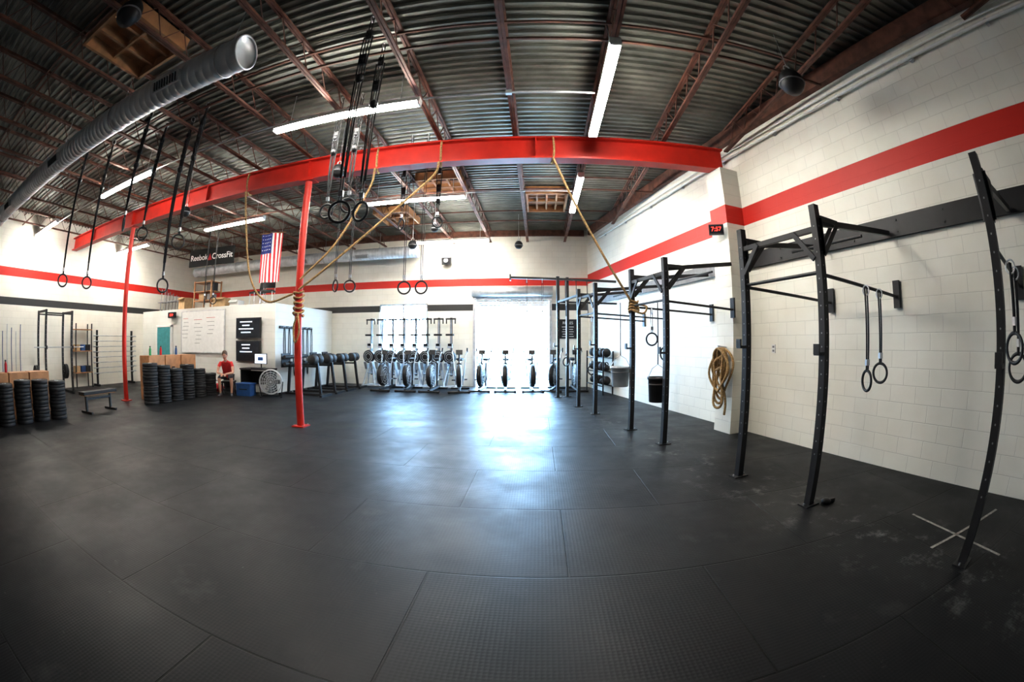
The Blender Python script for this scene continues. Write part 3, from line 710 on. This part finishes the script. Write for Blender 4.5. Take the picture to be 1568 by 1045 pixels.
# ------------------------------------------------------------------ seated person
M_skin = mat('skin', (.55,.30,.21), .5, 0, .06); M_shirt = mat('red_shirt', (.55,.03,.03), .8, 0, .15, 12); M_short = mat('dark_shorts', (.03,.03,.04), .8); M_hair = mat('brown_hair', (.07,.04,.025), .7, 0, .3, 30); M_shoe = mat('grey_shoe', (.12,.12,.14), .6); M_eye = mat('eye', (.03,.02,.02), .2)
def person(loc, rz):
    J = {'pel':((0,0,.55),.145),'abd':((0,-.08,.69),.135),'che':((0,-.22,.86),.15),'nkb':((0,-.315,.965),.075),'nk':((0,-.36,1.02),.052),'hd':((0,-.395,1.07),.05)}
    E = [('pel','abd','s'),('abd','che','s'),('che','nkb','s'),('nkb','nk','k'),('nk','hd','k')]
    for n_, s_ in (('l',1),('r',-1)):
        J['sh'+n_]=((s_*.17,-.28,.925),.066); J['ua'+n_]=((s_*.22,-.34,.82),.054); J['el'+n_]=((s_*.25,-.42,.66),.042); J['wr'+n_]=((s_*.085,-.62,.64),.028); J['pa'+n_]=((s_*.05,-.67,.63),.034)
        J['hp'+n_]=((s_*.10,-.05,.53),.105); J['th'+n_]=((s_*.15,-.27,.54),.085); J['kn'+n_]=((s_*.19,-.46,.52),.062); J['ca'+n_]=((s_*.19,-.44,.36),.056); J['an'+n_]=((s_*.18,-.42,.10),.038); J['hl'+n_]=((s_*.18,-.42,.05),.042); J['to'+n_]=((s_*.20,-.62,.035),.034)
        E += [('che','sh'+n_,'s'),('sh'+n_,'ua'+n_,'s'),('ua'+n_,'el'+n_,'k'),('el'+n_,'wr'+n_,'k'),('wr'+n_,'pa'+n_,'k'),('pel','hp'+n_,'p'),('hp'+n_,'th'+n_,'p'),('th'+n_,'kn'+n_,'p'),('kn'+n_,'ca'+n_,'k'),('ca'+n_,'an'+n_,'k'),('an'+n_,'hl'+n_,'f'),('hl'+n_,'to'+n_,'f')]
    ks = list(J); me = bpy.data.meshes.new('p'); me.from_pydata([J[k][0] for k in ks],[(ks.index(a),ks.index(c)) for a,c,_ in E],[])
    o = bpy.data.objects.new('p',me); bpy.context.collection.objects.link(o)
    sk = o.modifiers.new('skin','SKIN')
    for i,k in enumerate(ks):
        d = me.skin_vertices[0].data[i]; d.radius = (J[k][1],J[k][1]*.92); d.use_root = (k=='pel')
    o.modifiers.new('sub','SUBSURF').levels = 2
    bpy.context.view_layer.update()
    em = bpy.data.meshes.new_from_object(o.evaluated_get(bpy.context.evaluated_depsgraph_get()))
    b = B(); mm = {'s':M_shirt,'k':M_skin,'p':M_short,'f':M_shoe}
    vs = [v.co.copy() for v in em.vertices]; groups = {k:[] for k in mm}
    for pl in em.polygons:
        c = pl.center; best = None
        for a,c2,t in E:
            A = V(J[a][0]); C = V(J[c2][0]); u = max(0,min(1,(c-A).dot(C-A)/(C-A).length_squared)); d = (c-(A+(C-A)*u)).length/((J[a][1]*(1-u)+J[c2][1]*u))
            if best is None or d < best[0]: best = (d,t)
        groups[best[1]].append(tuple(pl.vertices))
    for k in groups:
        if groups[k]: b.add(vs, groups[k], mm[k], True)
    bpy.data.objects.remove(o)
    R = Matrix.Rotation(.45,3,'X'); hc = V((0,-.435,1.145))
    def hp(x,y,z): return hc+R @ V((x,y,z))
    b.sphere(hc,.1,M_skin,(.78,.95,1.15),20,R); b.sphere(hp(0,-.03,-.06),.065,M_skin,(.85,.9,.85),16,R)
    b.sphere(hp(0,.016,.026),.104,M_hair,(.82,.93,1.08),20,R)
    b.path([hp(0,-.092,.02),hp(0,-.108,-.005),hp(0,-.115,-.028),hp(0,-.1,-.036)],[.009,.012,.016,.008],M_skin,8)
    b.path([hp(-.025,-.092,-.062),hp(0,-.098,-.062),hp(.025,-.092,-.062)],[.004,.007,.004],M_fred,6)
    for s_ in (-1,1):
        b.sphere(hp(s_*.03,-.088,.008),.011,M_white,n=10); b.sphere(hp(s_*.03,-.096,.007),.006,M_eye,n=8)
        b.path([hp(s_*.015,-.098,.028),hp(s_*.045,-.09,.028)],.004,M_hair,6); b.sphere(hp(s_*.08,.0,-.005),.026,M_skin,(.4,.7,1.1),10,R)
        pa = V(J['pal' if s_>0 else 'par'][0])
        for f in range(4):
            o_ = V(((f-1.5)*.017,-.02,.004)); L_ = (.07,.078,.073,.058)[f]
            b.path([pa+o_,pa+o_+V((0,-L_*.45,-.012)),pa+o_+V((0,-L_*.75,-.035)),pa+o_+V((0,-L_*.8,-.058))],[.0095,.009,.008,.006],M_skin,8)
        b.path([pa+V((-s_*.02,.01,.01)),pa+V((-s_*.04,-.015,.006)),pa+V((-s_*.043,-.045,-.008))],[.012,.01,.008],M_skin,8)
    b.make('seated_person',loc,rz,norm=True)
person((-8.7,9.5,0),.55)
b = B()
b.box((0,0,.37),(.42,.42,.05),M_black)
for sx in (-.17,.17):
    for sy in (-.17,.17): b.box((sx,sy,.175),(.04,.04,.35),M_black)
for s_ in (-.17,.17): b.box((0,s_,.15),(.34,.03,.03),M_black); b.box((s_,0,.15),(.03,.34,.03),M_black)
b.make('low_stool',(-8.72,9.55,0),.55)

# ------------------------------------------------------------------ world/camera
w = bpy.data.worlds.new('sky'); sc.world = w; w.use_nodes = True
bg = w.node_tree.nodes['Background']; bg.inputs[0].default_value = (.40, .68, 1, 1); bg.inputs[1].default_value = 46
b = B(); b.box((-5, 32, -.06), (80, 35, .1), M_conc); b.make('ground_outside')
for (x0, x1, z0, z1) in ((-5.6, -3.8, .95, 2.85), (-2.1, .38, 0, 3.0)):
    l = bpy.data.lights.new('portal', 'AREA'); l.shape = 'RECTANGLE'; l.size = x1-x0; l.size_y = z1-z0
    try: l.cycles.is_portal = True
    except Exception as e: print('noportal', e); continue
    o = bpy.data.objects.new('daylight_portal', l); bpy.context.collection.objects.link(o); o.location = ((x0+x1)/2, YB+.15, (z0+z1)/2); o.rotation_euler = (-math.pi/2, 0, 0)
cam = bpy.data.cameras.new('camera'); co = bpy.data.objects.new('camera', cam); bpy.context.collection.objects.link(co); sc.camera = co
co.location = (0, 0, 1.5); co.rotation_euler = (math.radians(90.2), 0, math.radians(3.5))
cam.sensor_width = 36; cam.sensor_height = 24; cam.lens = 10; cam.clip_start = .05; cam.clip_end = 500
cam.type = 'PANO'
sc.view_settings.view_transform = 'Standard'; sc.view_settings.exposure = .42; sc.view_settings.gamma = .86
if hasattr(cam, 'panorama_type'):
    cam.panorama_type = 'FISHEYE_EQUISOLID'; cam.fisheye_lens = 15; cam.fisheye_fov = math.radians(200)
else:
    cam.cycles.panorama_type = 'FISHEYE_EQUISOLID'; cam.cycles.fisheye_lens = 15; cam.cycles.fisheye_fov = math.radians(200)
